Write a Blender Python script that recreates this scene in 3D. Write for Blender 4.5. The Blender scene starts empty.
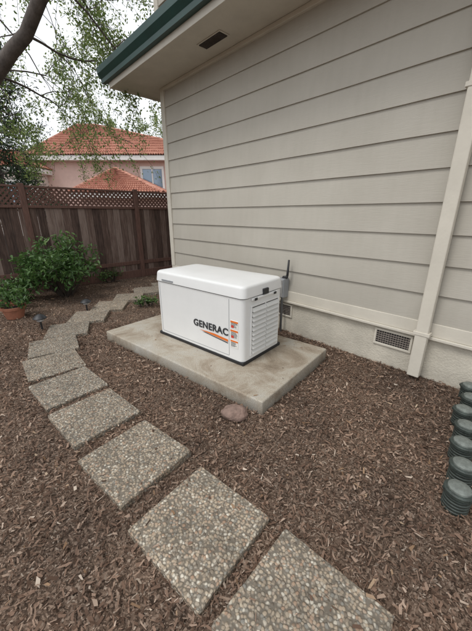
import bpy, bmesh, math, random
import numpy as np
from mathutils import Vector, Matrix, noise
random.seed(7); rng=np.random.default_rng(7)
R=math.radians
scene=bpy.context.scene
COL=scene.collection

# ------------------------------------------------------------ materials
def new_mat(name):
    m=bpy.data.materials.new(name); m.use_nodes=True
    nt=m.node_tree; b=nt.nodes['Principled BSDF']
    return m,nt,b
def ramp(nt,stops,interp='LINEAR'):
    r=nt.nodes.new('ShaderNodeValToRGB'); cr=r.color_ramp; cr.interpolation=interp
    while len(cr.elements)<len(stops): cr.elements.new(0.5)
    for e,(p,c) in zip(cr.elements,stops):
        e.position=p; e.color=(c[0],c[1],c[2],1)
    return r
def mul(c,k): return tuple(x*k for x in c)
def surf(name,c,rough=.6,var=.12,scale=4,bump=.0,bscale=60,metal=0,spec=.5,coord='Object',stretch=None):
    m,nt,b=new_mat(name); L=nt.links
    tc=nt.nodes.new('ShaderNodeTexCoord'); src=tc.outputs[coord]
    if stretch:
        mp=nt.nodes.new('ShaderNodeMapping'); mp.inputs['Scale'].default_value=stretch
        L.new(src,mp.inputs[0]); src=mp.outputs[0]
    n=nt.nodes.new('ShaderNodeTexNoise'); n.inputs['Scale'].default_value=scale
    n.inputs['Detail'].default_value=5; n.inputs['Roughness'].default_value=.62
    L.new(src,n.inputs['Vector'])
    r=ramp(nt,[(.3,mul(c,1-var)),(.7,mul(c,1+var))])
    L.new(n.outputs['Fac'],r.inputs[0]); L.new(r.outputs[0],b.inputs['Base Color'])
    b.inputs['Roughness'].default_value=rough; b.inputs['Metallic'].default_value=metal
    b.inputs['Specular IOR Level'].default_value=spec
    if bump>0:
        n2=nt.nodes.new('ShaderNodeTexNoise'); n2.inputs['Scale'].default_value=bscale; n2.inputs['Detail'].default_value=3
        L.new(src,n2.inputs['Vector'])
        bp=nt.nodes.new('ShaderNodeBump'); bp.inputs['Strength'].default_value=bump; bp.inputs['Distance'].default_value=.01
        L.new(n2.outputs['Fac'],bp.inputs['Height']); L.new(bp.outputs[0],b.inputs['Normal'])
    return m
def facemat(name,stops,rough=.7,spec=.3,trans=False):
    m,nt,b=new_mat(name); L=nt.links
    a=nt.nodes.new('ShaderNodeAttribute'); a.attribute_name='rnd'
    r=ramp(nt,stops); L.new(a.outputs['Fac'],r.inputs[0]); L.new(r.outputs[0],b.inputs['Base Color'])
    b.inputs['Roughness'].default_value=rough; b.inputs['Specular IOR Level'].default_value=spec
    if trans:
        t=nt.nodes.new('ShaderNodeBsdfTranslucent'); mx=nt.nodes.new('ShaderNodeMixShader'); mx.inputs[0].default_value=.35
        out=nt.nodes['Material Output']
        L.new(r.outputs[0],t.inputs[0]); L.new(b.outputs[0],mx.inputs[1]); L.new(t.outputs[0],mx.inputs[2]); L.new(mx.outputs[0],out.inputs[0])
    return m

def m_siding():
    m,nt,b=new_mat('siding_paint'); L=nt.links
    tc=nt.nodes.new('ShaderNodeTexCoord')
    n=nt.nodes.new('ShaderNodeTexNoise'); n.inputs['Scale'].default_value=1.6; n.inputs['Detail'].default_value=5; L.new(tc.outputs['Object'],n.inputs[0])
    r=ramp(nt,[(.3,(.435,.405,.348)),(.7,(.485,.455,.395))]); L.new(n.outputs[0],r.inputs[0])
    mp=nt.nodes.new('ShaderNodeMapping'); mp.inputs['Scale'].default_value=(9,9,1.5); L.new(tc.outputs['Object'],mp.inputs[0])
    n2=nt.nodes.new('ShaderNodeTexNoise'); n2.inputs['Scale'].default_value=2; n2.inputs['Detail'].default_value=4; L.new(mp.outputs[0],n2.inputs[0])
    r2=ramp(nt,[(.25,(.965,.965,.96)),(.6,(1,1,1))]); L.new(n2.outputs[0],r2.inputs[0])
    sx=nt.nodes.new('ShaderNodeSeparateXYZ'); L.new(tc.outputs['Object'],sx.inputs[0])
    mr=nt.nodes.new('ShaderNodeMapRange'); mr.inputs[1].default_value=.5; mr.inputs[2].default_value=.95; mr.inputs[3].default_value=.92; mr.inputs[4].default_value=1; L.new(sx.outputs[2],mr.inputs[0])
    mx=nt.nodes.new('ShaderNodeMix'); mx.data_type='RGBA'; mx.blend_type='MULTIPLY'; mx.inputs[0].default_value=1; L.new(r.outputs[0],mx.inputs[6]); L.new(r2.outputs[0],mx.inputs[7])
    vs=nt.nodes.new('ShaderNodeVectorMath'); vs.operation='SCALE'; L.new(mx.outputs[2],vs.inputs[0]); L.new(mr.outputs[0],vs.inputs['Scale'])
    L.new(vs.outputs[0],b.inputs['Base Color']); b.inputs['Roughness'].default_value=.6; b.inputs['Specular IOR Level'].default_value=.25
    m3=nt.nodes.new('ShaderNodeMapping'); m3.inputs['Scale'].default_value=(1.2,1.2,14); L.new(tc.outputs['Object'],m3.inputs[0])
    n3=nt.nodes.new('ShaderNodeTexNoise'); n3.inputs['Scale'].default_value=9; n3.inputs['Detail'].default_value=4; L.new(m3.outputs[0],n3.inputs[0])
    bp=nt.nodes.new('ShaderNodeBump'); bp.inputs['Strength'].default_value=.22; bp.inputs['Distance'].default_value=.006
    L.new(n3.outputs[0],bp.inputs['Height']); L.new(bp.outputs[0],b.inputs['Normal'])
    return m
M_siding=m_siding()
M_trim=surf('cream_trim_paint',(.60,.56,.48),.55,.07,4,.1,60,spec=.3)
M_found=surf('foundation_paint',(.54,.50,.42),.75,.14,5,.5,70,spec=.2)
M_green=surf('green_gutter_paint',(.012,.05,.042),.4,.15,5)
M_shingle=surf('shingles',(.12,.09,.07),.9,.3,20,.6,80)
M_white=surf('enclosure_white_enamel',(.75,.75,.735),.38,.03,3,.03,300)
M_whiteshade=surf('enclosure_white_shaded',(.67,.67,.65),.45,.03,3)  # same white enamel, darkened so the louver shading is in the colour
M_black=surf('black_plastic',(.018,.018,.02),.5,.2,20)
M_dark=surf('dark_gap',(.02,.02,.02),.9,.1,20)
M_text=surf('logo_grey',(.035,.037,.04),.5,.1,20)
M_orange=surf('orange_decal',(.75,.17,.02),.45,.05,10)
M_red=surf('red_decal',(.6,.05,.03),.45,.05,10)
M_label=surf('label_white',(.75,.74,.70),.5,.05,40)
M_grey=surf('grey_pvc',(.27,.28,.29),.5,.1,10)
M_metal=surf('galvanised',(.45,.45,.45),.45,.15,20,metal=.6)
M_vent=surf('vent_grille',(.22,.19,.165),.7,.2,20)
M_lampdk=surf('weathered_dark_metal',(.036,.046,.040),.55,.45,25,.3,100)
M_lampcap=surf('weathered_cap',(.14,.155,.14),.6,.5,22,.2,80)
M_terra=surf('terracotta',(.30,.12,.07),.8,.2,15,.3,60)
M_soil=surf('potting_soil',(.04,.028,.02),.95,.3,40,.6,80)
M_bark=surf('bark',(.095,.08,.07),.9,.4,9,1.0,30,stretch=(1,1,.4))
M_twig=surf('twig_bark',(.06,.045,.035),.9,.3,30)
M_rock=surf('rock',(.23,.155,.125),.85,.35,18,.6,70)
M_stucco=surf('pink_stucco',(.66,.47,.41),.85,.06,4,.2,40)
M_stucco2=surf('pale_stucco',(.70,.63,.58),.85,.05,4,.2,40)
M_whitetrim=surf('white_trim',(.78,.76,.73),.6,.04,4)

def m_tile():
    m,nt,b=new_mat('clay_tile'); L=nt.links
    tc=nt.nodes.new('ShaderNodeTexCoord')
    n=nt.nodes.new('ShaderNodeTexNoise'); n.inputs['Scale'].default_value=3.2; n.inputs['Detail'].default_value=8; n.inputs['Roughness'].default_value=.85
    L.new(tc.outputs['Object'],n.inputs[0])
    r=ramp(nt,[(.32,(.22,.085,.06)),(.46,(.42,.185,.13)),(.58,(.50,.25,.18)),(.7,(.60,.38,.29))]); L.new(n.outputs[0],r.inputs[0]); L.new(r.outputs[0],b.inputs['Base Color'])
    b.inputs['Roughness'].default_value=.85
    return m
M_tile=m_tile()
def m_glass():
    m,nt,b=new_mat('window_glass'); b.inputs['Base Color'].default_value=(.25,.32,.40,1); b.inputs['Roughness'].default_value=.08; b.inputs['Metallic'].default_value=.3
    return m
M_glass=m_glass()
def m_fence():
    m,nt,b=new_mat('redwood_boards'); L=nt.links
    tc=nt.nodes.new('ShaderNodeTexCoord'); mp=nt.nodes.new('ShaderNodeMapping'); mp.inputs['Scale'].default_value=(14,14,1.2)
    L.new(tc.outputs['Object'],mp.inputs[0])
    n=nt.nodes.new('ShaderNodeTexNoise'); n.inputs['Scale'].default_value=3; n.inputs['Detail'].default_value=6; n.inputs['Roughness'].default_value=.7
    L.new(mp.outputs[0],n.inputs[0])
    a=nt.nodes.new('ShaderNodeAttribute'); a.attribute_name='rnd'
    ad=nt.nodes.new('ShaderNodeMath'); ad.operation='MULTIPLY_ADD'; ad.inputs[1].default_value=.5; 
    L.new(a.outputs['Fac'],ad.inputs[0]); L.new(n.outputs[0],ad.inputs[2])
    sb=nt.nodes.new('ShaderNodeMath'); sb.operation='SUBTRACT'; sb.inputs[1].default_value=.2; L.new(ad.outputs[0],sb.inputs[0])
    r=ramp(nt,[(.2,(.05,.034,.029)),(.5,(.13,.085,.069)),(.8,(.26,.195,.165))]); L.new(sb.outputs[0],r.inputs[0]); L.new(r.outputs[0],b.inputs['Base Color'])
    b.inputs['Roughness'].default_value=.85; b.inputs['Specular IOR Level'].default_value=.2
    bp=nt.nodes.new('ShaderNodeBump'); bp.inputs['Strength'].default_value=.5; bp.inputs['Distance'].default_value=.005
    L.new(n.outputs[0],bp.inputs['Height']); L.new(bp.outputs[0],b.inputs['Normal'])
    return m
M_fence=m_fence()
M_fencepost=surf('redwood_post',(.135,.07,.053),.8,.35,6,.3,40,stretch=(8,8,1))

def patchmul(nt,src,b,lo,hi):
    L=nt.links
    tc=nt.nodes.new('ShaderNodeTexCoord')
    n=nt.nodes.new('ShaderNodeTexNoise'); n.inputs['Scale'].default_value=1.5; n.inputs['Detail'].default_value=5; n.inputs['Roughness'].default_value=.65; L.new(tc.outputs['Object'],n.inputs[0])
    r2=ramp(nt,[(.32,lo),(.68,hi)]); L.new(n.outputs[0],r2.inputs[0])
    mx=nt.nodes.new('ShaderNodeMix'); mx.data_type='RGBA'; mx.blend_type='MULTIPLY'; mx.inputs[0].default_value=1
    L.new(src,mx.inputs[6]); L.new(r2.outputs[0],mx.inputs[7]); L.new(mx.outputs[2],b.inputs['Base Color'])
def m_ground():
    m,nt,b=new_mat('mulch_ground'); L=nt.links
    tc=nt.nodes.new('ShaderNodeTexCoord')
    n0=nt.nodes.new('ShaderNodeTexNoise'); n0.inputs['Scale'].default_value=25; n0.inputs['Detail'].default_value=2; L.new(tc.outputs['Object'],n0.inputs[0])
    vm=nt.nodes.new('ShaderNodeVectorMath'); vm.operation='MULTIPLY_ADD'; vm.inputs[1].default_value=(.06,.06,.06)
    L.new(n0.outputs['Color'],vm.inputs[0]); L.new(tc.outputs['Object'],vm.inputs[2])
    v=nt.nodes.new('ShaderNodeTexVoronoi'); v.inputs['Scale'].default_value=130; L.new(vm.outputs[0],v.inputs['Vector'])
    sc=nt.nodes.new('ShaderNodeSeparateColor'); L.new(v.outputs['Color'],sc.inputs[0])
    r=ramp(nt,[(0,(.045,.031,.023)),(.35,(.10,.069,.051)),(.7,(.18,.127,.096)),(.93,(.27,.20,.155)),(1,(.40,.33,.27))]); L.new(sc.outputs[0],r.inputs[0])  # kept darker than the chips, painting in the shade of mulch gaps
    patchmul(nt,r.outputs[0],b,(.66,.66,.66),(1.18,1.15,1.10))
    b.inputs['Roughness'].default_value=.95; b.inputs['Specular IOR Level'].default_value=.15
    bp=nt.nodes.new('ShaderNodeBump'); bp.inputs['Strength'].default_value=1; bp.inputs['Distance'].default_value=.008
    L.new(sc.outputs[1],bp.inputs['Height']); L.new(bp.outputs[0],b.inputs['Normal'])
    return m
M_ground=m_ground()
def m_chips():
    m,nt,b=new_mat('bark_chips'); L=nt.links
    a=nt.nodes.new('ShaderNodeAttribute'); a.attribute_name='rnd'
    r=ramp(nt,[(0,(.045,.029,.021)),(.25,(.135,.085,.061)),(.6,(.27,.182,.135)),(.86,(.40,.30,.235)),(1,(.64,.55,.46))]); L.new(a.outputs['Fac'],r.inputs[0])
    patchmul(nt,r.outputs[0],b,(.66,.66,.66),(1.18,1.15,1.10))
    b.inputs['Roughness'].default_value=.9; b.inputs['Specular IOR Level'].default_value=.15
    return m
M_chips=m_chips()

def m_pebble():
    m,nt,b=new_mat('exposed_aggregate'); L=nt.links
    SC=76
    tc=nt.nodes.new('ShaderNodeTexCoord'); oi=nt.nodes.new('ShaderNodeObjectInfo')
    vm=nt.nodes.new('ShaderNodeVectorMath'); vm.operation='SCALE'; 
    cb=nt.nodes.new('ShaderNodeCombineXYZ'); L.new(oi.outputs['Random'],cb.inputs[0]); L.new(oi.outputs['Random'],cb.inputs[1])
    L.new(cb.outputs[0],vm.inputs[0]); vm.inputs['Scale'].default_value=37
    ad=nt.nodes.new('ShaderNodeVectorMath'); L.new(tc.outputs['Object'],ad.inputs[0]); L.new(vm.outputs[0],ad.inputs[1])
    n0=nt.nodes.new('ShaderNodeTexNoise'); n0.inputs['Scale'].default_value=35; n0.inputs['Detail'].default_value=1; L.new(ad.outputs[0],n0.inputs[0])
    w=nt.nodes.new('ShaderNodeVectorMath'); w.operation='MULTIPLY_ADD'; w.inputs[1].default_value=(.012,.012,.012); L.new(n0.outputs['Color'],w.inputs[0]); L.new(ad.outputs[0],w.inputs[2])
    v=nt.nodes.new('ShaderNodeTexVoronoi'); v.inputs['Scale'].default_value=SC; v.inputs['Randomness'].default_value=.92; L.new(w.outputs[0],v.inputs['Vector'])
    sc=nt.nodes.new('ShaderNodeSeparateColor'); L.new(v.outputs['Color'],sc.inputs[0])
    r=ramp(nt,[(0,(.15,.125,.10)),(.15,(.30,.25,.195)),(.35,(.42,.345,.26)),(.5,(.25,.24,.215)),(.65,(.44,.375,.29)),(.78,(.36,.245,.175)),(.9,(.47,.43,.36)),(1,(.62,.58,.50))]); L.new(sc.outputs[0],r.inputs[0])
    re=ramp(nt,[(.42,(1,1,1)),(.72,(0,0,0))]); L.new(v.outputs['Distance'],re.inputs[0])
    mx=nt.nodes.new('ShaderNodeMix'); mx.data_type='RGBA'; L.new(re.outputs[0],mx.inputs[0]); mx.inputs[6].default_value=(.17,.148,.12,1); L.new(r.outputs[0],mx.inputs[7])
    nb=nt.nodes.new('ShaderNodeTexNoise'); nb.inputs['Scale'].default_value=6; nb.inputs['Detail'].default_value=6; nb.inputs['Roughness'].default_value=.65; L.new(ad.outputs[0],nb.inputs[0])
    rb=ramp(nt,[(.3,(.72,.715,.70)),(.7,(1.12,1.11,1.09))]); L.new(nb.outputs[0],rb.inputs[0])
    # each cast stone weathers a little differently
    ro=ramp(nt,[(0,(.86,.87,.88)),(1,(1.08,1.06,1.03))]); L.new(oi.outputs['Random'],ro.inputs[0])
    m2=nt.nodes.new('ShaderNodeMix'); m2.data_type='RGBA'; m2.blend_type='MULTIPLY'; m2.inputs[0].default_value=1; L.new(mx.outputs[2],m2.inputs[6]); L.new(rb.outputs[0],m2.inputs[7])
    m3=nt.nodes.new('ShaderNodeMix'); m3.data_type='RGBA'; m3.blend_type='MULTIPLY'; m3.inputs[0].default_value=1; L.new(m2.outputs[2],m3.inputs[6]); L.new(ro.outputs[0],m3.inputs[7])
    L.new(m3.outputs[2],b.inputs['Base Color']); b.inputs['Roughness'].default_value=.7; b.inputs['Specular IOR Level'].default_value=.3
    rh=ramp(nt,[(0,(1,1,1)),(.35,(.85,.85,.85)),(.75,(0,0,0))],'EASE'); L.new(v.outputs['Distance'],rh.inputs[0])
    bp=nt.nodes.new('ShaderNodeBump'); bp.inputs['Strength'].default_value=.9; bp.inputs['Distance'].default_value=.005
    L.new(rh.outputs[0],bp.inputs['Height']); L.new(bp.outputs[0],b.inputs['Normal'])
    return m
M_pebble=m_pebble()
def m_conc():
    m,nt,b=new_mat('concrete'); L=nt.links
    tc=nt.nodes.new('ShaderNodeTexCoord')
    n=nt.nodes.new('ShaderNodeTexNoise'); n.inputs['Scale'].default_value=2.6; n.inputs['Detail'].default_value=9; n.inputs['Roughness'].default_value=.72; n.inputs['Distortion'].default_value=.6; L.new(tc.outputs['Object'],n.inputs[0])
    r=ramp(nt,[(.30,(.21,.165,.12)),(.42,(.33,.275,.21)),(.52,(.42,.375,.305)),(.62,(.44,.41,.355)),(.75,(.55,.52,.46))]); L.new(n.outputs[0],r.inputs[0])
    v=nt.nodes.new('ShaderNodeTexNoise'); v.inputs['Scale'].default_value=130; v.inputs['Detail'].default_value=2; L.new(tc.outputs['Object'],v.inputs[0])
    rv=ramp(nt,[(.3,(.72,.72,.72)),(.6,(1.05,1.05,1.05))]); L.new(v.outputs[0],rv.inputs[0])
    mx=nt.nodes.new('ShaderNodeMix'); mx.data_type='RGBA'; mx.blend_type='MULTIPLY'; mx.inputs[0].default_value=1; L.new(r.outputs[0],mx.inputs[6]); L.new(rv.outputs[0],mx.inputs[7])
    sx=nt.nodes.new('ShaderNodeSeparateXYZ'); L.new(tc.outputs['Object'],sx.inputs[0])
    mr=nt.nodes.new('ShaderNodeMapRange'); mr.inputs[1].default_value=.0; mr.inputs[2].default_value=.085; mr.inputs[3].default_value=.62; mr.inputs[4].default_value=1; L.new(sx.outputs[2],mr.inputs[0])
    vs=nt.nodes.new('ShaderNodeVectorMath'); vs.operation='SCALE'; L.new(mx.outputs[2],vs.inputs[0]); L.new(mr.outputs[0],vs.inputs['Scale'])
    L.new(vs.outputs[0],b.inputs['Base Color']); b.inputs['Roughness'].default_value=.85; b.inputs['Specular IOR Level'].default_value=.25
    bp=nt.nodes.new('ShaderNodeBump'); bp.inputs['Strength'].default_value=.4; bp.inputs['Distance'].default_value=.004
    L.new(v.outputs[0],bp.inputs['Height']); L.new(bp.outputs[0],b.inputs['Normal'])
    return m
M_conc=m_conc()
M_leafdark=facemat('evergreen_leaves',[(0,(.014,.032,.014)),(.6,(.035,.07,.026)),(1,(.08,.125,.045))],.6,.3,False)
M_leafshrub=facemat('shrub_leaves',[(0,(.03,.075,.02)),(.5,(.085,.165,.045)),(.85,(.17,.27,.07)),(1,(.30,.38,.13))],.42,.45,True)
M_leafspring=facemat('spring_leaves',[(0,(.10,.16,.04)),(.5,(.19,.27,.08)),(1,(.34,.40,.15))],.6,.3,True)

# ------------------------------------------------------------ mesh helpers
def link(o,parent=None):
    COL.objects.link(o)
    if parent: o.parent=parent
    return o
def empty(name,loc=(0,0,0),rz=0):
    e=bpy.data.objects.new(name,None); e.location=loc; e.rotation_euler=(0,0,rz); e.empty_display_size=.2
    COL.objects.link(e); return e
def mesh_obj(name,verts,faces,mat,parent=None,smooth=False,rnd=None):
    me=bpy.data.meshes.new(name); me.from_pydata([tuple(v) for v in verts],[],[tuple(f) for f in faces]); me.update()
    if rnd is not None:
        a=me.attributes.new('rnd','FLOAT','FACE'); a.data.foreach_set('value',np.asarray(rnd,dtype=np.float32))
    me.materials.append(mat)
    if smooth: me.polygons.foreach_set('use_smooth',[True]*len(me.polygons))
    return link(bpy.data.objects.new(name,me),parent)
def bevel_mod(o,w,seg=2,angle=40):
    b=o.modifiers.new('bev','BEVEL'); b.width=w; b.segments=seg; b.limit_method='ANGLE'; b.angle_limit=R(angle)
    return o
BF=[(0,3,2,1),(4,5,6,7),(0,1,5,4),(1,2,6,5),(2,3,7,6),(3,0,4,7)]
def box(name,x0,x1,y0,y1,z0,z1,mat,parent=None,bev=0,seg=2):
    v=[(x0,y0,z0),(x1,y0,z0),(x1,y1,z0),(x0,y1,z0),(x0,y0,z1),(x1,y0,z1),(x1,y1,z1),(x0,y1,z1)]
    o=mesh_obj(name,v,BF,mat,parent)
    if bev: bevel_mod(o,bev,seg)
    return o
def boxes(name,L,mat,parent=None,bev=0,rnd=False):
    V=[];F=[];rr=[]
    for (x0,x1,y0,y1,z0,z1) in L:
        b=len(V); V+=[(x0,y0,z0),(x1,y0,z0),(x1,y1,z0),(x0,y1,z0),(x0,y0,z1),(x1,y0,z1),(x1,y1,z1),(x0,y1,z1)]
        F+=[tuple(b+i for i in f) for f in BF]; rr+=[random.random()]*6
    o=mesh_obj(name,V,F,mat,parent,rnd=rr if rnd else None)
    if bev: bevel_mod(o,bev,1)
    return o
def lathe(name,prof,mat,parent=None,n=28,loc=(0,0,0),smooth=True):
    V=[];F=[]
    for (r,z) in prof:
        for i in range(n):
            a=2*math.pi*i/n; V.append((loc[0]+r*math.cos(a),loc[1]+r*math.sin(a),loc[2]+z))
    for j in range(len(prof)-1):
        for i in range(n):
            F.append((j*n+i,j*n+(i+1)%n,(j+1)*n+(i+1)%n,(j+1)*n+i))
    F.append(tuple(range(n))[::-1]); F.append(tuple((len(prof)-1)*n+i for i in range(n)))
    o=mesh_obj(name,V,F,mat,parent,smooth=smooth)
    if smooth:
        es=o.modifiers.new('es','EDGE_SPLIT'); es.split_angle=R(35)
    return o
def tube_geo(V,F,pts,rads,n=7):
    pts=[Vector(p) for p in pts]; base=len(V); k=len(pts)
    for j,p in enumerate(pts):
        d=(pts[min(j+1,k-1)]-pts[max(j-1,0)]); d.normalize() if d.length>0 else None
        a=d.cross(Vector((0,0,1))); 
        if a.length<.05: a=d.cross(Vector((1,0,0)))
        a.normalize(); b=d.cross(a)
        for i in range(n):
            t=2*math.pi*i/n; V.append(tuple(p+(a*math.cos(t)+b*math.sin(t))*rads[j]))
    for j in range(k-1):
        for i in range(n): F.append((base+j*n+i,base+j*n+(i+1)%n,base+(j+1)*n+(i+1)%n,base+(j+1)*n+i))
def tube(name,pts,rads,mat,parent=None,n=10):
    V=[];F=[]; 
    if not hasattr(rads,'__len__'): rads=[rads]*len(pts)
    tube_geo(V,F,pts,rads,n)
    F.append(tuple(range(n))); F.append(tuple(len(V)-n+i for i in range(n)))
    return mesh_obj(name,V,F,mat,parent,smooth=True)
def leaves(name,C,size,aspect,mat,parent=None,updir=.5,rnd=None,szvar=.35):
    C=np.asarray(C,dtype=float); n=len(C)
    a=rng.normal(size=(n,3)); a/=np.linalg.norm(a,axis=1)[:,None]
    nn=rng.normal(size=(n,3)); nn[:,2]=np.abs(nn[:,2])+updir*2; 
    b=np.cross(nn,a); b/=np.linalg.norm(b,axis=1)[:,None]
    c=np.cross(a,b)
    s=(size*(1+szvar*rng.uniform(-1,1,n)))[:,None]
    p0=C-a*s*.5; p3=C+a*s*.5-c*s*.08
    l1=C-a*s*.12+b*s*aspect*.5+c*s*.07; r1=C-a*s*.12-b*s*aspect*.5+c*s*.07
    l2=C+a*s*.22+b*s*aspect*.38+c*s*.05; r2=C+a*s*.22-b*s*aspect*.38+c*s*.05
    V=np.stack([p0,l1,l2,p3,r2,r1],axis=1).reshape(-1,3)
    i=np.arange(n)*6
    F=np.concatenate([np.stack([i,i+1,i+2,i+3],1),np.stack([i,i+3,i+4,i+5],1)],1).reshape(-1)
    me=bpy.data.meshes.new(name); me.vertices.add(len(V)); me.vertices.foreach_set('co',V.reshape(-1))
    me.loops.add(len(F)); me.loops.foreach_set('vertex_index',F.astype(np.int32))
    nf=len(F)//4; me.polygons.add(nf); me.polygons.foreach_set('loop_start',np.arange(nf,dtype=np.int32)*4); me.polygons.foreach_set('loop_total',np.full(nf,4,dtype=np.int32))
    me.update(calc_edges=True)
    if rnd is None: rnd=rng.uniform(0,1,n)
    at=me.attributes.new('rnd','FLOAT','FACE'); at.data.foreach_set('value',np.repeat(np.asarray(rnd),2).astype(np.float32))
    me.materials.append(mat)
    return link(bpy.data.objects.new(name,me),parent)

# ------------------------------------------------------------ ground
PAVERS=[(.243,.640,-42.7),(-.169,.992,-39.5),(-.605,1.402,-38.5),(-1.03,1.80,-41),(-1.42,2.17,-42),(-1.77,2.56,-50),
 (-2.02,2.985,-58),(-2.12,3.47,-68),(-2.09,3.98,-78),(-2.0,4.49,-82),(-1.88,5.0,-78),(-1.71,5.50,-71),(-1.46,5.97,-60),(-1.10,6.37,-48)]
PS=.47
C0=Vector((-1.12,5.38,0)); TH=R(-47)
PADO=Vector((-1.527,3.216,0)); PADA=R(-38.9); PADL,PADW,PADH=2.21,1.17,.10
def local(X,Y,ox,oy,a):
    dx=X-ox; dy=Y-oy; return dx*math.cos(a)+dy*math.sin(a), -dx*math.sin(a)+dy*math.cos(a)
def gz(x,y): return .012*math.sin(x*1.7+.5)*math.cos(y*1.3)+.006*math.sin(x*4.1+y*3.3)
xs=[-300,-80,-30,-15]+list(np.linspace(-8,5,66))+[12,30,80,300]
ys=[-300,-80,-20,-6]+list(np.linspace(-2,10,61))+[16,40,100,400]
V=[];F=[]
for y in ys:
    for x in xs:
        inn=(-8<=x<=5 and -2<=y<=10); V.append((x,y,(gz(x,y)-.01) if inn else -.015))
nx=len(xs)
for j in range(len(ys)-1):
    for i in range(nx-1): F.append((j*nx+i,j*nx+i+1,(j+1)*nx+i+1,(j+1)*nx+i))
mesh_obj('ground',V,F,M_ground,smooth=True)

def chips(name,n,x0,x1,y0,y1,lmin,lmax,mat,tilt=.5,zs=.018,keep=.015,asp=(.22,.5),pw=2.6,padkeep=0.0,parent=None):
    X=rng.uniform(x0,x1,n); Y=rng.uniform(y0,y1,n); ok=np.ones(n,bool)
    for (px,py,a) in PAVERS:
        lx,ly=local(X,Y,px,py,R(a)); h=PS/2+.001
        ins=(np.abs(lx)<h)&(np.abs(ly)<h)
        ok&=~(ins&(rng.uniform(0,1,n)>keep*.6))
    lx,ly=local(X,Y,PADO.x,PADO.y,PADA); pin=(lx>-.004)&(lx<PADL+.004)&(ly>-.004)&(ly<PADW+.004)
    pinner=(lx>.03)&(lx<PADL-.03)&(ly>.03)&(ly<PADW-.03)
    gx,gy=local(X,Y,-.866,3.155,R(-40.2)); ing=(gx>-.03)&(gx<1.25)&(gy>-.03)&(gy<.63)
    ok&=~(pin&~(pinner&~ing&(rng.uniform(0,1,n)<padkeep)))
    lx,ly=local(X,Y,C0.x,C0.y,TH); ok&=~((lx>-.01)&(ly>-.012))
    onpad=(pinner&ok)[ok]
    X=X[ok];Y=Y[ok]; n=len(X)
    onp=np.zeros(n,bool)
    for (px,py,a) in PAVERS:
        lx,ly=local(X,Y,px,py,R(a)); onp|=(np.abs(lx)<PS/2)&(np.abs(ly)<PS/2)
    Z=.012*np.sin(X*1.7+.5)*np.cos(Y*1.3)+.006*np.sin(X*4.1+Y*3.3)-.01+rng.uniform(0.001,zs,n)
    Z[onp]=.0335; Z[onpad]=PADH+.003; flat=onp|onpad
    th=rng.uniform(0,2*np.pi,n); L=lmin+(lmax-lmin)*rng.uniform(0,1,n)**pw; W=np.minimum(L*rng.uniform(asp[0],asp[1],n),.015)
    ti=rng.normal(0,tilt,n); tj=rng.normal(0,tilt,n); ti[flat]=0; tj[flat]*=.2
    a=np.stack([np.cos(th)*np.cos(ti),np.sin(th)*np.cos(ti),np.sin(ti)],1)
    b=np.stack([-np.sin(th)*np.cos(tj),np.cos(th)*np.cos(tj),np.sin(tj)],1)
    c=np.stack([X,Y,Z],1)
    def j(): return rng.uniform(.3,1.15,n)[:,None]
    L=L[:,None]/2;W=W[:,None]/2
    V=np.stack([c-a*L*j()-b*W*j(),c+a*L*j()-b*W*j(),c+a*L*j()+b*W*j(),c-a*L*j()+b*W*j()],1).reshape(-1,3)
    F=np.arange(n*4,dtype=np.int32)
    me=bpy.data.meshes.new(name); me.vertices.add(len(V)); me.vertices.foreach_set('co',V.reshape(-1))
    me.loops.add(len(F)); me.loops.foreach_set('vertex_index',F)
    me.polygons.add(n); me.polygons.foreach_set('loop_start',np.arange(n,dtype=np.int32)*4); me.polygons.foreach_set('loop_total',np.full(n,4,dtype=np.int32))
    me.update(calc_edges=True)
    r=rng.beta(1.7,2.1,n)
    at=me.attributes.new('rnd','FLOAT','FACE'); at.data.foreach_set('value',r.astype(np.float32))
    me.materials.append(mat)
    return link(bpy.data.objects.new(name,me),parent)
mulch=empty('bark_mulch')
chips('near_chips',200000,-3.2,3.0,.2,3.8,.005,.046,M_chips,asp=(.10,.50),pw=2.7,zs=.022,tilt=.5,padkeep=.003,keep=.02,parent=mulch)
chips('far_chips',75000,-5.5,2.0,3.8,8.5,.008,.05,M_chips,asp=(.12,.5),pw=2.5,zs=.020,parent=mulch)
M_dry=facemat('dry_leaves',[(0,(.14,.08,.045)),(.5,(.28,.18,.11)),(1,(.46,.36,.26))],.8,.2)
chips('fallen_leaves',1500,-5,3,.2,8,.015,.055,M_dry,tilt=.3,zs=.030,keep=.25,asp=(.35,.6),pw=1.5,padkeep=.10)

# ------------------------------------------------------------ pavers
for i,(px,py,a) in enumerate(PAVERS):
    s=PS/2; me=bpy.data.meshes.new('stepping_stone'); bm=bmesh.new()
    n=24; pts=[]
    cs=[(-s,-s),(s,-s),(s,s),(-s,s)]
    for k in range(4):
        p=cs[k];q=cs[(k+1)%4]
        for t in range(n):
            f=t/n; j=.0014; ex=.992 if t==0 else 1
            pts.append(((p[0]+(q[0]-p[0])*f)*ex+random.uniform(-j,j),(p[1]+(q[1]-p[1])*f)*ex+random.uniform(-j,j)))
    top=[bm.verts.new((x*.986,y*.986,.030)) for x,y in pts]; mid=[bm.verts.new((x,y,.024)) for x,y in pts]; bot=[bm.verts.new((x,y,-.04)) for x,y in pts]
    m=len(pts)
    for k in range(m):
        k2=(k+1)%m
        bm.faces.new((mid[k],mid[k2],top[k2],top[k])); bm.faces.new((bot[k],bot[k2],mid[k2],mid[k]))
    bm.faces.new(top); bm.to_mesh(me); bm.free(); me.materials.append(M_pebble)
    o=link(bpy.data.objects.new('stepping_stone',me)); o.location=(px,py,0); o.rotation_euler=(R(random.uniform(-.6,.6)),R(random.uniform(-.6,.6)),R(a))

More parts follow.
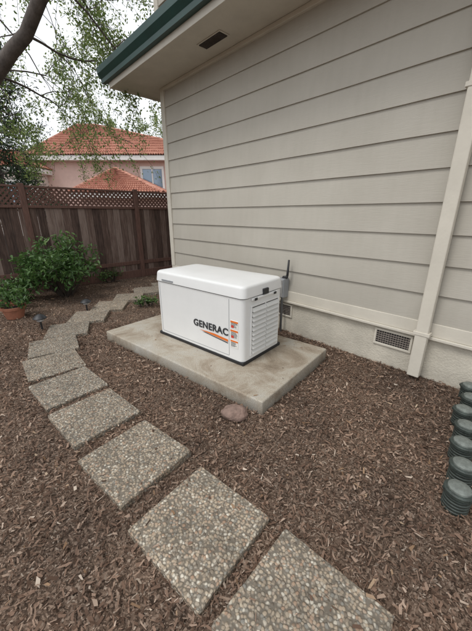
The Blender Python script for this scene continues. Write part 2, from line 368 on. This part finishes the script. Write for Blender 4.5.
# ------------------------------------------------------------ concrete pad
pad=empty('concrete_pad',PADO,PADA)
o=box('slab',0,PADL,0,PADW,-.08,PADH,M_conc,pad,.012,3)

# ------------------------------------------------------------ generator
GL,GW=1.216,.60
gen=empty('standby_generator',(-.866,3.155,PADH),R(-40.2))
box('base_skid',-.008,GL+.008,-.008,GW+.008,.0,.032,M_black,gen,.006)
def rounded(name,x0,x1,y0,y1,z0,z1,r,mat,taper=0,seg=5,top_bev=0,crown=0):
    def ring(z,ins,rr):
        P=[]
        for (cx,cy,a0) in [(x1-ins-rr,y1-ins-rr,0),(x0+ins+rr,y1-ins-rr,90),(x0+ins+rr,y0+ins+rr,180),(x1-ins-rr,y0+ins+rr,270)]:
            for k in range(seg+1):
                a=R(a0+90*k/seg); P.append((cx+rr*math.cos(a),cy+rr*math.sin(a),z))
        return P
    rings=[ring(z0,0,r)]
    if top_bev:
        rings.append(ring(z1-top_bev,taper,r))
        for k in range(1,5):
            a=R(90*k/4); rings.append(ring(z1-top_bev+top_bev*math.sin(a),taper+top_bev*(1-math.cos(a)),r))
        if crown: rings.append(ring(z1+crown*.7,taper+top_bev+.06,r*.8)); rings.append(ring(z1+crown,taper+top_bev+.16,r*.6))
    else: rings.append(ring(z1,taper,r))
    n=len(rings[0]);V=[p for q in rings for p in q];F=[]
    for j in range(len(rings)-1):
        for i in range(n): F.append((j*n+i,j*n+(i+1)%n,(j+1)*n+(i+1)%n,(j+1)*n+i))
    F.append(tuple(range(n))[::-1]); F.append(tuple((len(rings)-1)*n+i for i in range(n)))
    o=mesh_obj(name,V,F,mat,gen,smooth=True); es=o.modifiers.new('es','EDGE_SPLIT'); es.split_angle=R(32); return o
ZL=.625
rounded('body',0,GL,0,GW,.032,ZL-.010,.045,M_white)
rounded('lid_gap',.008,GL-.008,.008,GW-.008,ZL-.010,ZL,.04,M_dark)
rounded('lid',-.012,GL+.012,-.012,GW+.012,ZL,ZL+.105,.055,M_white,taper=.008,top_bev=.026,crown=.016)
boxes('front_seams',[(.055,.059,-.0015,.01,.06,.60),(GL-.165,GL-.161,-.0015,.01,.06,.60),(.0595,GL-.1655,-.0015,.01,.056,.060)],M_grey,gen)
boxes('lid_recess',[(.12,.30,-.0165,-.005,ZL+.010,ZL+.026)],M_grey,gen)
boxes('lid_end_lip',[(GL+.002,GL+.018,.10,.50,ZL-.035,ZL-.012)],M_white,gen,.005)
boxes('latches',[(GL+.004,GL+.026,.26,.34,ZL-.008,ZL+.045)],M_black,gen,.004)
boxes('side_clip',[(GL+.018,GL+.024,.13,.17,ZL-.038,ZL-.014),(GL+.018,GL+.024,.43,.47,ZL-.038,ZL-.014)],M_black,gen,.002)
LT=.545
box('louver_shade_panel',GL-.03,GL+.0015,.11,.53,.075,LT-.005,M_dark,gen)  # flat black panel painting in the shade behind the slats
LV=[];LF=[]
nz=10; z0=.085; dz=.0445
for cidx,(ya,yb) in enumerate([(.115,.315),(.325,.525)]):
    for k in range(nz):
        z=z0+k*dz; b=len(LV)
        LV+=[(GL+.002,ya,z+.034),(GL+.002,yb,z+.034),(GL+.026,yb,z+.006),(GL+.026,ya,z+.006),(GL+.026,yb,z),(GL+.026,ya,z),(GL+.0,yb,z+.006),(GL+.0,ya,z+.006)]
        LF+=[(b,b+3,b+2,b+1),(b+3,b+5,b+4,b+2),(b+5,b+7,b+6,b+4),(b,b+7,b+5,b+3),(b+1,b+2,b+4,b+6)]
mesh_obj('louvers',LV,LF,M_whiteshade,gen)
boxes('louver_frame',[(GL,GL+.012,.095,.113,.065,LT),(GL,GL+.012,.316,.324,.084,LT-.015),(GL,GL+.012,.527,.545,.065,LT),(GL,GL+.012,.1135,.5265,LT-.0145,LT),(GL,GL+.012,.1135,.5265,.065,.083)],M_white,gen,.003)
boxes('warning_labels',[(GL-.145,GL-.055,-.0035,.01,.335,.41),(GL-.145,GL-.055,-.0035,.01,.235,.325),(GL-.145,GL-.055,-.0035,.01,.15,.225)],M_label,gen)
boxes('label_headers',[(GL-.143,GL-.057,-.005,.0,.392,.408),(GL-.143,GL-.057,-.005,.0,.306,.323),(GL-.143,GL-.057,-.005,.0,.208,.223)],M_orange,gen)
boxes('label_lines',[(GL-.138,GL-.062-random.uniform(0,.03),-.0045,.0,z,z+.004) for z in [.385,.376,.367,.358,.349,.297,.288,.279,.27,.26,.25,.199,.19,.181,.172,.163]],M_text,gen)
boxes('label_hazard',[(GL-.135,GL-.105,-.0055,.0,.343,.365),(GL-.135,GL-.105,-.0055,.0,.245,.268)],M_red,gen)
cu=bpy.data.curves.new('t','FONT'); cu.body='GENERAC'; cu.size=.105; cu.extrude=.0015; cu.offset=.0028; cu.space_character=1.08
to=bpy.data.objects.new('tmp',cu); COL.objects.link(to); bpy.context.view_layer.update()
me=bpy.data.meshes.new_from_object(to.evaluated_get(bpy.context.evaluated_depsgraph_get())); bpy.data.objects.remove(to)
me.materials.clear(); me.materials.append(M_text)
w=max(v.co.x for v in me.vertices)-min(v.co.x for v in me.vertices)
lo=link(bpy.data.objects.new('lettering',me),gen); lo.location=(.58,-.004,.250); lo.rotation_euler=(R(90),0,0); lo.scale=(.46/w,.9,1)
mesh_obj('orange_stripe',[(.66,-.004,.220),(1.04,-.004,.190),(1.04,-.004,.213),(.86,-.004,.227)],[(0,1,2,3)],M_orange,gen)
mesh_obj('grey_stripe',[(.70,-.004,.207),(1.04,-.004,.173),(1.04,-.004,.183),(.74,-.004,.210)],[(0,1,2,3)],M_text,gen)
tube('flex_conduit',[(GL-.45,GW,.30),(GL-.44,GW+.10,.24),(GL-.40,GW+.2,.14),(GL-.38,GW+.26,-.08)],.022,M_grey,gen)

# ------------------------------------------------------------ house
house=empty('beige_house',C0,TH)
HL=8.0; HD=6.0; ZB=.52; EX=.242; ZS=3.20; ZT=6.2
def siding(name,x0,x1,z0,z1,side=False):
    V=[];F=[];z=z0
    while z<z1-.01:
        zt=min(z+EX,z1); f=(zt-z)/EX; N=16 if not side else 2
        b=len(V)
        for k in range(N+1):
            x=x0+(x1-x0)*k/N; w=random.uniform(-.002,.002) if 0<k<N else 0; wz=random.uniform(-.0015,.0015) if 0<k<N else 0
            V+= [(x,.0,z+wz),(x,-.023+w,z+wz),(x,-.023+.017*f,zt+.004)]
        for k in range(N):
            c=b+3*k; F+=[(c,c+3,c+4,c+1),(c+1,c+4,c+5,c+2)]
        z+=EX
    if side: V=[(v[1],v[0],v[2]) for v in V]; F=[f[::-1] for f in F]
    return mesh_obj(name,V,F,M_siding,house)
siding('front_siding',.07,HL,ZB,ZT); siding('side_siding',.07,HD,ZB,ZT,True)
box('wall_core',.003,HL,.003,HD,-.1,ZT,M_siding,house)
box('foundation',-.006,HL,-.006,.002,-.1,.40,M_found,house)
box('foundation_return',-.006,.002,.003,HD,-.1,.40,M_found,house)
box('skirt_board',-.03,HL,-.032,.0,.405,ZB,M_trim,house,.004)
box('skirt_return',-.032,0.0,.002,HD,.405,ZB,M_trim,house,.004)
box('drip_ledge',-.05,HL,-.052,-.001,.378,.404,M_trim,house,.005)
box('corner_board_front',-.034,.07,-.036,.0,ZB+.002,ZT,M_trim,house,.004)
box('corner_board_side',-.036,.0,.002,.10,ZB+.002,ZT,M_trim,house,.004)
EY,EXS=.62,.42
box('soffit_front',-EXS,HL,-EY,-.001,ZS,ZS+.02,M_trim,house)
box('soffit_side',-EXS,-.001,0,HD,ZS+.0,ZS+.02,M_trim,house)
box('frieze',.072,HL,-.045,-.001,ZS-.045,ZS-.002,M_trim,house,.004)
box('fascia_front',-EXS-.02,HL,-EY-.02,-EY,ZS-.03,ZS+.17,M_trim,house,.003)
box('fascia_side',-EXS-.02,-EXS-.001,-EY+.001,HD,ZS-.03,ZS+.17,M_trim,house,.003)
def gutter(name,pr,x0,x1,side,xo):
    V=[];F=[]
    for x in (x0,x1):
        for (y,z) in pr: V.append((x,y,z) if not side else (y,x,z))
    n=len(pr)
    for i in range(n-1): F.append((i,i+1,n+i+1,n+i))
    F.append(tuple(range(n))); F.append(tuple(range(n,2*n))[::-1])
    return mesh_obj(name,V,F,M_green,house)
def gp(o): return [(-o,ZS+.04),(-o-.06,ZS+.04),(-o-.065,ZS+.09),(-o-.11,ZS+.15),(-o-.115,ZS+.22),(-o-.10,ZS+.22),(-o,ZS+.20)]
gutter('gutter_front',gp(EY+.021),-EXS-.135,HL,False,0)
gutter('gutter_side',gp(EXS+.021),-EY-.02,HD,True,0)
mesh_obj('pent_roof',[(-EXS-.08,-EY-.08,ZS+.225),(HL,-EY-.08,ZS+.225),(HL,0,ZS+.50),(0,0,ZS+.50),(-EXS-.08,HD,ZS+.225),(0,HD,ZS+.50)],[(0,1,2,3),(0,3,5,4)],M_shingle,house)
mesh_obj('main_roof',[(-.6,-.6,ZT),(HL+.6,-.6,ZT),(HL+.6,HD+.6,ZT),(-.6,HD+.6,ZT),(2.4,HD/2,ZT+1.5),(HL-2.4,HD/2,ZT+1.5)],[(0,1,5,4),(1,2,5),(2,3,4,5),(3,0,4),(0,3,2,1)],M_shingle,house)
sx=4.10-2.52
box('soffit_vent_frame',sx-.2,sx+.2,-.36,-.22,ZS-.008,ZS-.001,M_trim,house,.002)
box('soffit_vent_dark',sx-.18,sx+.18,-.345,-.235,ZS-.0105,ZS-.0085,M_dark,house)
boxes('soffit_vent_slats',[(sx-.18,sx+.18,y,y+.006,ZS-.016,ZS-.011) for y in np.linspace(-.34,-.242,7)],M_bark,house)
def vent(x0,x1,z0,z1):
    boxes('vent_frame',[(x0,x1,-.022,-.007,z1-.02,z1),(x0,x1,-.022,-.007,z0,z0+.02),(x0,x0+.02,-.022,-.007,z0+.0205,z1-.0205),(x1-.02,x1,-.022,-.007,z0+.0205,z1-.0205)],M_trim,house,.002)
    box('vent_dark',x0+.02,x1-.02,-.010,-.0065,z0+.02,z1-.02,M_dark,house)
    n=int((x1-x0-.04)/.022)
    boxes('vent_mesh',[(x0+.02+k*.022,x0+.025+k*.022,-.016,-.0105,z0+.02,z1-.02) for k in range(1,n+1)]+[(x0+.02,x1-.02,-.019,-.0165,z,z+.008) for z in np.linspace(z0+.036,z1-.045,5)],M_vent,house)
vent(3.66,4.0,.19,.355); vent(2.38,2.66,.19,.355)
ds=box('downspout',4.03,4.125,-.125,-.06,.03,ZS-.001,M_trim,house,.008)
boxes('downspout_straps',[(4.015,4.14,-.130,-.055,z,z+.03) for z in (.42,2.2)],M_trim,house,.002)
boxes('downspout_standoff',[(4.065,4.09,-.0545,-.037,z,z+.03) for z in (.43,2.2)],M_trim,house)

ub=empty('wall_junction_box',C0,TH)
box('box',2.49,2.60,-.13,-.025,.45,.68,M_grey,ub,.008)
box('cover',2.50,2.59,-.14,-.131,.46,.67,M_metal,ub,.004)
tube('conduit_down',[(2.545,-.075,.46),(2.545,-.075,-.02)],.016,M_grey,ub)
tube('antenna',[(2.59,-.08,.685),(2.61,-.08,.72),(2.62,-.08,.90)],[.015,.015,.011],M_black,ub)
tube('antenna_base',[(2.55,-.08,.67),(2.555,-.08,.69),(2.61,-.08,.70)],.018,M_black,ub)

# ------------------------------------------------------------ fence
FO=Vector((-1.67,7.47,0)); fdir=math.atan2(.682,.731)
fence=empty('redwood_fence',FO,fdir)
FH=1.87; XA,XB=-9.0,3.0
L=[];x=XA
while x<XB:
    w=.138; L.append((x,x+w-.006,-.009,.010+random.uniform(0,.006),.17+random.uniform(-.005,.005),1.53)); x+=w
boxes('boards',L,M_fence,fence,rnd=True)
posts=[-.75-2.07*k for k in range(-2,5)]
boxes('posts',[(p-.045,p+.045,-.06,.03,0,FH+.03) for p in posts],M_fencepost,fence,.006)
RL=[]
for k in range(len(posts)-1):
    a,b=sorted((posts[k],posts[k+1])); a+=.046;b-=.046
    RL+=[(a,b,-.045,-.0095,1.50,1.55),(a,b,-.045,.02,FH-.035,FH),(a,b,-.035,-.0095,.30,.38),(a,b,-.040,.015,.0,.165)]
boxes('rails',RL,M_fencepost,fence,.004)
V=[];F=[];z0,z1=1.552,FH-.037; h=z1-z0; stp=.085; sw=.016
def strip(xa,za,xb,zb,y):
    d=Vector((xb-xa,zb-za)); d.normalize(); nrm=Vector((-d.y,d.x))*sw
    b=len(V)
    for yy in (y,y+.006):
        V.extend([(xa-nrm.x,yy,za-nrm.y),(xb-nrm.x,yy,zb-nrm.y),(xb+nrm.x,yy,zb+nrm.y),(xa+nrm.x,yy,za+nrm.y)])
    F.extend([tuple(b+i for i in f) for f in BF])
x=XA
while x<XB:
    strip(x,z0,x+h,z1,-.02); strip(x+h,z0,x,z1,-.012); x+=stp
mesh_obj('lattice',V,F,M_fencepost,fence)

# ------------------------------------------------------------ shrub etc.
def shrub(name,cx,cy,w,h,nst,nleaf,lsize,mat,seed,clump=.09):
    random.seed(seed); e=empty(name,(cx,cy,0)); V=[];F=[];tips=[]
    for k in range(nst):
        a=random.uniform(0,2*math.pi); rr=w/2*math.sqrt(random.random())*.95; hh=h*random.uniform(.45,1)*(1-.35*(rr/(w/2))**2)
        p0=Vector((.08*math.cos(a),.08*math.sin(a),0)); p3=Vector((rr*math.cos(a),rr*math.sin(a),hh))
        p1=p0.lerp(p3,.4)+Vector((random.uniform(-.05,.05),random.uniform(-.05,.05),.05)); p2=p0.lerp(p3,.75)+Vector((random.uniform(-.04,.04),)*3)
        tube_geo(V,F,[p0,p1,p2,p3],[.012,.009,.006,.003],5); tips+=[p3,p2]
        for j in range(2):
            q=p2+Vector((random.uniform(-1,1),random.uniform(-1,1),random.uniform(-.2,.8)))*w*.13; tube_geo(V,F,[p2,q],[.005,.002],4); tips.append(q)
    mesh_obj('stems',V,F,M_twig,e,smooth=True)
    T=np.array([tuple(t) for t in tips]); idx=rng.integers(0,len(T),nleaf)
    C=T[idx]+rng.normal(0,clump,(nleaf,3))*np.array([1,1,.75]); C[:,2]=np.maximum(C[:,2],.03)
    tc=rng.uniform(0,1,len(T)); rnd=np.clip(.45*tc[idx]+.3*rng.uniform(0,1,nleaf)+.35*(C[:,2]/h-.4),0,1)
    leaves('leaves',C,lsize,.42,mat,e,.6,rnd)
    return e
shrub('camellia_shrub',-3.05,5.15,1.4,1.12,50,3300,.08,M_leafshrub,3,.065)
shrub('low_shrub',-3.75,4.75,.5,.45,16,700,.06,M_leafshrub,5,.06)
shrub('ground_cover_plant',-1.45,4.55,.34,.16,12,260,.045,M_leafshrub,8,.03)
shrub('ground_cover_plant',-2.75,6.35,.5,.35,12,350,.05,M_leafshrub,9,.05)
def pot(x,y,r,h,seed):
    e=empty('potted_plant',(x,y,0))
    lathe('pot',[(r*.68,0),(r*.9,h*.8),(r*1.0,h*.8),(r*1.02,h),(r*.9,h),(r*.88,h*.85)],M_terra,e)
    lathe('soil',[(r*.88,h*.84),(r*.5,h*.87)],M_soil,e)
    s=shrub('foliage',0,0,r*2.2,.28,14,420,.055,M_leafshrub,seed,.035); s.parent=e; s.location=(0,0,h*.8)
pot(-3.15,3.98,.155,.17,11); pot(-3.45,4.35,.13,.16,12)
def path_light(x,y,h):
    e=empty('path_light',(x,y,0))
    lathe('stake',[(.011,0),(.011,h*.62)],M_black,e,12)
    lathe('lamp_head',[(.03,h*.55),(.042,h*.6),(.042,h*.72),(.03,h*.74)],M_metal,e,20)
    lathe('hood',[(.075,h*.74),(.078,h*.78),(.05,h*.92),(.02,h),(.005,h*1.02)],M_black,e,24)
path_light(-2.47,3.5,.21); path_light(-2.28,4.3,.18)

def canister(x,y,rz):
    e=empty('garden_light',(x,y,-.01),rz); r=.056; P=[(r*.95,0)]
    for k in range(5):
        z=.012+k*.018; P+=[(r,z),(r*1.04,z+.004),(r*1.04,z+.010),(r*.96,z+.013)]
    P+=[(r*.94,.105)]
    lathe('body',P,M_lampdk,e,32)
    lathe('collar',[(r*1.08,.105),(r*1.16,.109),(r*1.16,.124),(r*1.05,.129),(r*.92,.130)],M_lampdk,e,32)
    lathe('cap',[(r*.90,.130),(r*.88,.138),(r*.7,.145),(r*.35,.148)],M_lampcap,e,32)
    for k in range(3):
        a=R(120*k); box('lug',r*1.0,r*1.24,-.008,.008,.112,.121,M_lampdk,e).rotation_euler=(0,0,a)
random.seed(77)
for k in range(7):
    t=k/6; x=1.09+(1.86-1.09)*t; y=1.10+(2.02-1.10)*t
    canister(x+random.uniform(-.02,.02),y+random.uniform(-.01,.01),random.random()*3)

bm=bmesh.new(); bmesh.ops.create_icosphere(bm,subdivisions=4,radius=1)
for v in bm.verts:
    d=1+.18*noise.noise(v.co*1.5)+.07*noise.noise(v.co*4); v.co=Vector((v.co.x*.10*d,v.co.y*.072*d,v.co.z*.055*d))
me=bpy.data.meshes.new('rock'); bm.to_mesh(me); bm.free(); me.materials.append(M_rock); me.polygons.foreach_set('use_smooth',[True]*len(me.polygons))
o=link(bpy.data.objects.new('garden_rock',me)); o.location=(-.005,1.81,.022)

# ------------------------------------------------------------ neighbour house
nb=empty('neighbour_house',(0,0,0))
def hip(name,x0,x1,y0,y1,ze,zr,parent,ov=.5,rid=None):
    x0-=ov;x1+=ov;y0-=ov;y1+=ov; d=(y1-y0)/2
    ra,rb=(x0+d,x1-d) if rid is None else rid
    ym=(y0+y1)/2
    P=[Vector(p) for p in [(x0,y0,ze),(x1,y0,ze),(x1,y1,ze),(x0,y1,ze),(ra,ym,zr),(rb,ym,zr)]]
    V=[];F=[]
    def plane(a,b,c,d):
        wd=(b-a).length; n=max(8,int(wd/.16)); rows=13
        nrm=(b-a).cross(d-a).normalized(); base=len(V)
        for j in range(rows+1):
            f=j/rows; l=a.lerp(d,f); r=b.lerp(c,f)
            for s in (0,1):
                for i in range(n*2+1):
                    t=i/(n*2); p=l.lerp(r,t)+nrm*((.08 if i%2 else 0.0)+(.06 if s==1 else 0)); V.append(tuple(p))
        m=n*2+1
        for j in range(rows*2+1):
            for i in range(m-1): F.append((base+j*m+i,base+j*m+i+1,base+(j+1)*m+i+1,base+(j+1)*m+i))
    plane(P[0],P[1],P[5],P[4]); plane(P[1],P[2],P[5],P[5]); plane(P[2],P[3],P[4],P[5]); plane(P[3],P[0],P[4],P[4])
    mesh_obj(name,V,F,M_tile,parent)
    box(name+'_fascia',x0+.03,x1-.03,y0+.03,y1-.03,ze-.28,ze-.01,M_whitetrim,parent)
    for k,(a,b) in enumerate([(P[4],P[5]),(P[0],P[4]),(P[1],P[5])]): tube(name+'_cap',[a,b],.13,M_tile,parent,8)
box('upper_walls',-13.2,-1,22.0,31,0,4.75,M_stucco,nb)
hip('main_roof',-13.2,-1,22.0,31,5.0,7.9,nb,.6,rid=(-12.4,-11.0))
box('wing_walls',-9.1,-4.6,18.6,21.99,0,2.3,M_stucco,nb)
hip('wing_roof',-9.1,-4.6,18.6,22.4,2.55,4.05,nb,.45,rid=(-7.7,-7.5))
box('left_wing',-22,-12.8,20.5,23.5,0,3.9,M_stucco2,nb)
hip('left_roof',-22,-12.8,20.5,24.5,4.15,5.4,nb,.4)
def win(x0,x1,z0,z1,y):
    boxes('window_frame',[(x0-.14,x1+.14,y-.08,y-.001,z1,z1+.16),(x0-.14,x1+.14,y-.1,y-.001,z0-.14,z0),(x0-.14,x0,y-.08,y-.001,z0+.001,z1-.001),(x1,x1+.14,y-.08,y-.001,z0+.001,z1-.001),((x0+x1)/2-.04,(x0+x1)/2+.04,y-.07,y-.001,z0+.001,z1-.001)],M_whitetrim,nb)
    box('window_pane',x0+.001,x1-.001,y-.03,y-.002,z0+.001,z1-.001,M_glass,nb)
win(-6.3,-5.0,2.9,4.25,22.0); win(-3.9,-2.5,2.9,4.25,22.0); win(-14.6,-13.4,2.0,3.3,20.5)

# ------------------------------------------------------------ trees
def grow(V,F,p,d,length,r,depth,tips,spread=.5,droop=0,nch=3,rmin=.004,shrink=.62):
    n=5; pts=[p.copy()]; rad=[r]; q=p.copy(); dd=d.normalized()
    for i in range(n):
        dd=(dd+Vector((random.gauss(0,1),random.gauss(0,1),random.gauss(0,1)))*.13+Vector((0,0,-droop))).normalized()
        q=q+dd*length/n; pts.append(q.copy()); rad.append(max(rmin,r*(1-.45*(i+1)/n)))
    tube_geo(V,F,pts,rad,8 if r>.05 else (6 if r>.02 else 4))
    if depth<=1: tips.extend(pts[1:])
    if depth==0: return
    for k in range(nch):
        j=random.choice([2,3,4,5]) if k else 5
        nd=(dd+Vector((random.gauss(0,1),random.gauss(0,1),random.gauss(0,1)))*spread).normalized()
        grow(V,F,pts[j],nd,length*random.uniform(.55,.85),max(rmin,rad[j]*shrink),depth-1,tips,spread,droop,nch,rmin,shrink)
random.seed(21)
tr=empty('overhanging_tree',(0,0,0)); V=[];F=[];tips=[]
tube_geo(V,F,[(-5.0,5.75,-.1),(-4.85,5.7,1.0),(-4.45,5.5,2.2),(-3.95,5.25,2.85),(-3.65,5.16,3.12),(-3.4,5.05,3.25),(-3.05,4.97,3.50),(-2.75,4.85,3.62),(-2.4,4.70,3.92),(-2.15,4.6,4.05),(-1.4,4.4,4.9),(-.8,4.3,5.8)],[.24,.20,.15,.11,.10,.088,.086,.078,.078,.07,.05,.03],14)
tube_geo(V,F,[(-4.45,5.5,2.2),(-4.7,5.9,3.6),(-4.6,6.3,5.0),(-4.2,6.8,6.4)],[.13,.11,.09,.05],10)
for (p,d,l) in [((-3.95,5.25,2.85),(-.3,.8,.5),.9),((-3.4,5.05,3.25),(.2,1,.25),1.3),((-2.75,4.85,3.62),(.3,1,.0),1.2),((-2.15,4.6,4.05),(.5,1,-.1),1.1),((-2.15,4.6,4.05),(-.3,.8,.5),1.2),((-1.4,4.4,4.9),(.1,1,.0),1.3),
   ((-1.4,4.4,4.9),(-.8,.8,.1),1.3),((-4.6,6.3,5.0),(1,.3,.1),1.5),((-4.7,5.9,3.6),(.9,.5,.1),1.4),((-4.2,6.8,6.4),(1,.1,-.1),1.6),((-4.7,5.9,3.6),(.2,1,.1),1.3),
   ((-3.05,4.97,3.5),(-.1,1,.9),1.4),((-2.4,4.7,3.92),(.0,1,.6),1.4),((-4.2,6.8,6.4),(.8,.6,-.4),1.6),((-4.6,6.3,5.0),(.7,.8,-.1),1.5)]:
    grow(V,F,Vector(p),Vector(d),l,.020,3,tips,.55,.07,3,.003)
mesh_obj('trunk_and_limbs',V,F,M_bark,tr,smooth=True)
T=np.array([tuple(t) for t in tips]); nL=15000; idx=rng.integers(0,len(T),nL)
leaves('spring_leaves',T[idx]+rng.normal(0,.06,(nL,3)),.050,.5,M_leafspring,tr,.2)
random.seed(5)
ev=empty('evergreen_tree',(-7.1,9.6,0)); V=[];F=[];tips=[]
tube_geo(V,F,[(0,0,-.1),(.05,0,2),(0,.05,4),(.1,0,6.5)],[.2,.16,.11,.03],10)
for k in range(60):
    z=1.4+4.9*k/60; a=k*2.4; l=1.75*(1-.55*(z-1.4)/5)*random.uniform(.7,1.1)
    grow(V,F,Vector((0,0,z)),Vector((math.cos(a),math.sin(a),.1)),l*.75,.03,1,tips,.5,.05,4,.005)
mesh_obj('trunk_and_limbs',V,F,M_bark,ev,smooth=True)
T=np.array([tuple(t) for t in tips]); nL=26000; idx=rng.integers(0,len(T),nL); tc=rng.uniform(0,1,len(T))
leaves('needles',T[idx]+rng.normal(0,.11,(nL,3)),.085,.35,M_leafdark,ev,.3,np.clip(.6*tc[idx]+.4*rng.uniform(0,1,nL),0,1))
def spring_tree(x,y,h,seed,nL,cr,lsz):
    random.seed(seed); e=empty('spring_tree',(x,y,0)); V=[];F=[];tips=[]
    tube_geo(V,F,[(0,0,-.1),(.1,.05,h*.25),(0,.1,h*.5),(.15,0,h*.8)],[.16,.13,.10,.03],9)
    for k in range(16):
        z=h*(.3+.5*k/16); a=k*2.4+random.random(); grow(V,F,Vector((.05,.05,z)),Vector((math.cos(a),math.sin(a),.5)),cr*random.uniform(.5,.75),.045,3,tips,.5,.0,3,.006)
    mesh_obj('trunk_and_limbs',V,F,M_bark,e,smooth=True)
    T=np.array([tuple(t) for t in tips]); idx=rng.integers(0,len(T),nL)
    leaves('leaves',T[idx]+rng.normal(0,.10,(nL,3)),lsz,.55,M_leafspring,e,.2)
spring_tree(-5.2,33.5,11,31,8000,4.0,.16)
spring_tree(-12.5,34.5,12,32,8000,4.0,.16)

# ------------------------------------------------------------ world, sun, camera
w=bpy.data.worlds.new('World'); scene.world=w; w.use_nodes=True; nt=w.node_tree
bg=nt.nodes['Background']; sky=nt.nodes.new('ShaderNodeTexSky'); sky.sky_type='NISHITA'; sky.sun_disc=False
SE,SR=R(58),R(235)
sky.sun_elevation=SE; sky.sun_rotation=SR; sky.dust_density=3
mx=nt.nodes.new('ShaderNodeMix'); mx.data_type='RGBA'; mx.inputs[0].default_value=.88; mx.inputs[7].default_value=(11.7,12.0,12.3,1)
nt.links.new(sky.outputs[0],mx.inputs[6]); nt.links.new(mx.outputs[2],bg.inputs[0]); bg.inputs[1].default_value=.108
sd=bpy.data.lights.new('sun','SUN'); sd.energy=1.4; sd.angle=R(18); sd.color=(1,.98,.95)
so=link(bpy.data.objects.new('sun',sd))
dirv=Vector((math.sin(SR)*math.cos(SE),math.cos(SR)*math.cos(SE),math.sin(SE)))
so.rotation_euler=dirv.to_track_quat('Z','Y').to_euler(); so.location=(-5,-2,8)
cd=bpy.data.cameras.new('camera'); cd.sensor_fit='VERTICAL'; cd.sensor_height=36; cd.lens=295/631*36; cd.clip_end=1500; cd.clip_start=.03
cam=link(bpy.data.objects.new('camera',cd)); cam.location=(0,0,1.4); cam.rotation_euler=(R(71),0,0)
scene.camera=cam
scene.view_settings.view_transform='Standard'; scene.view_settings.look='None'; scene.view_settings.exposure=0
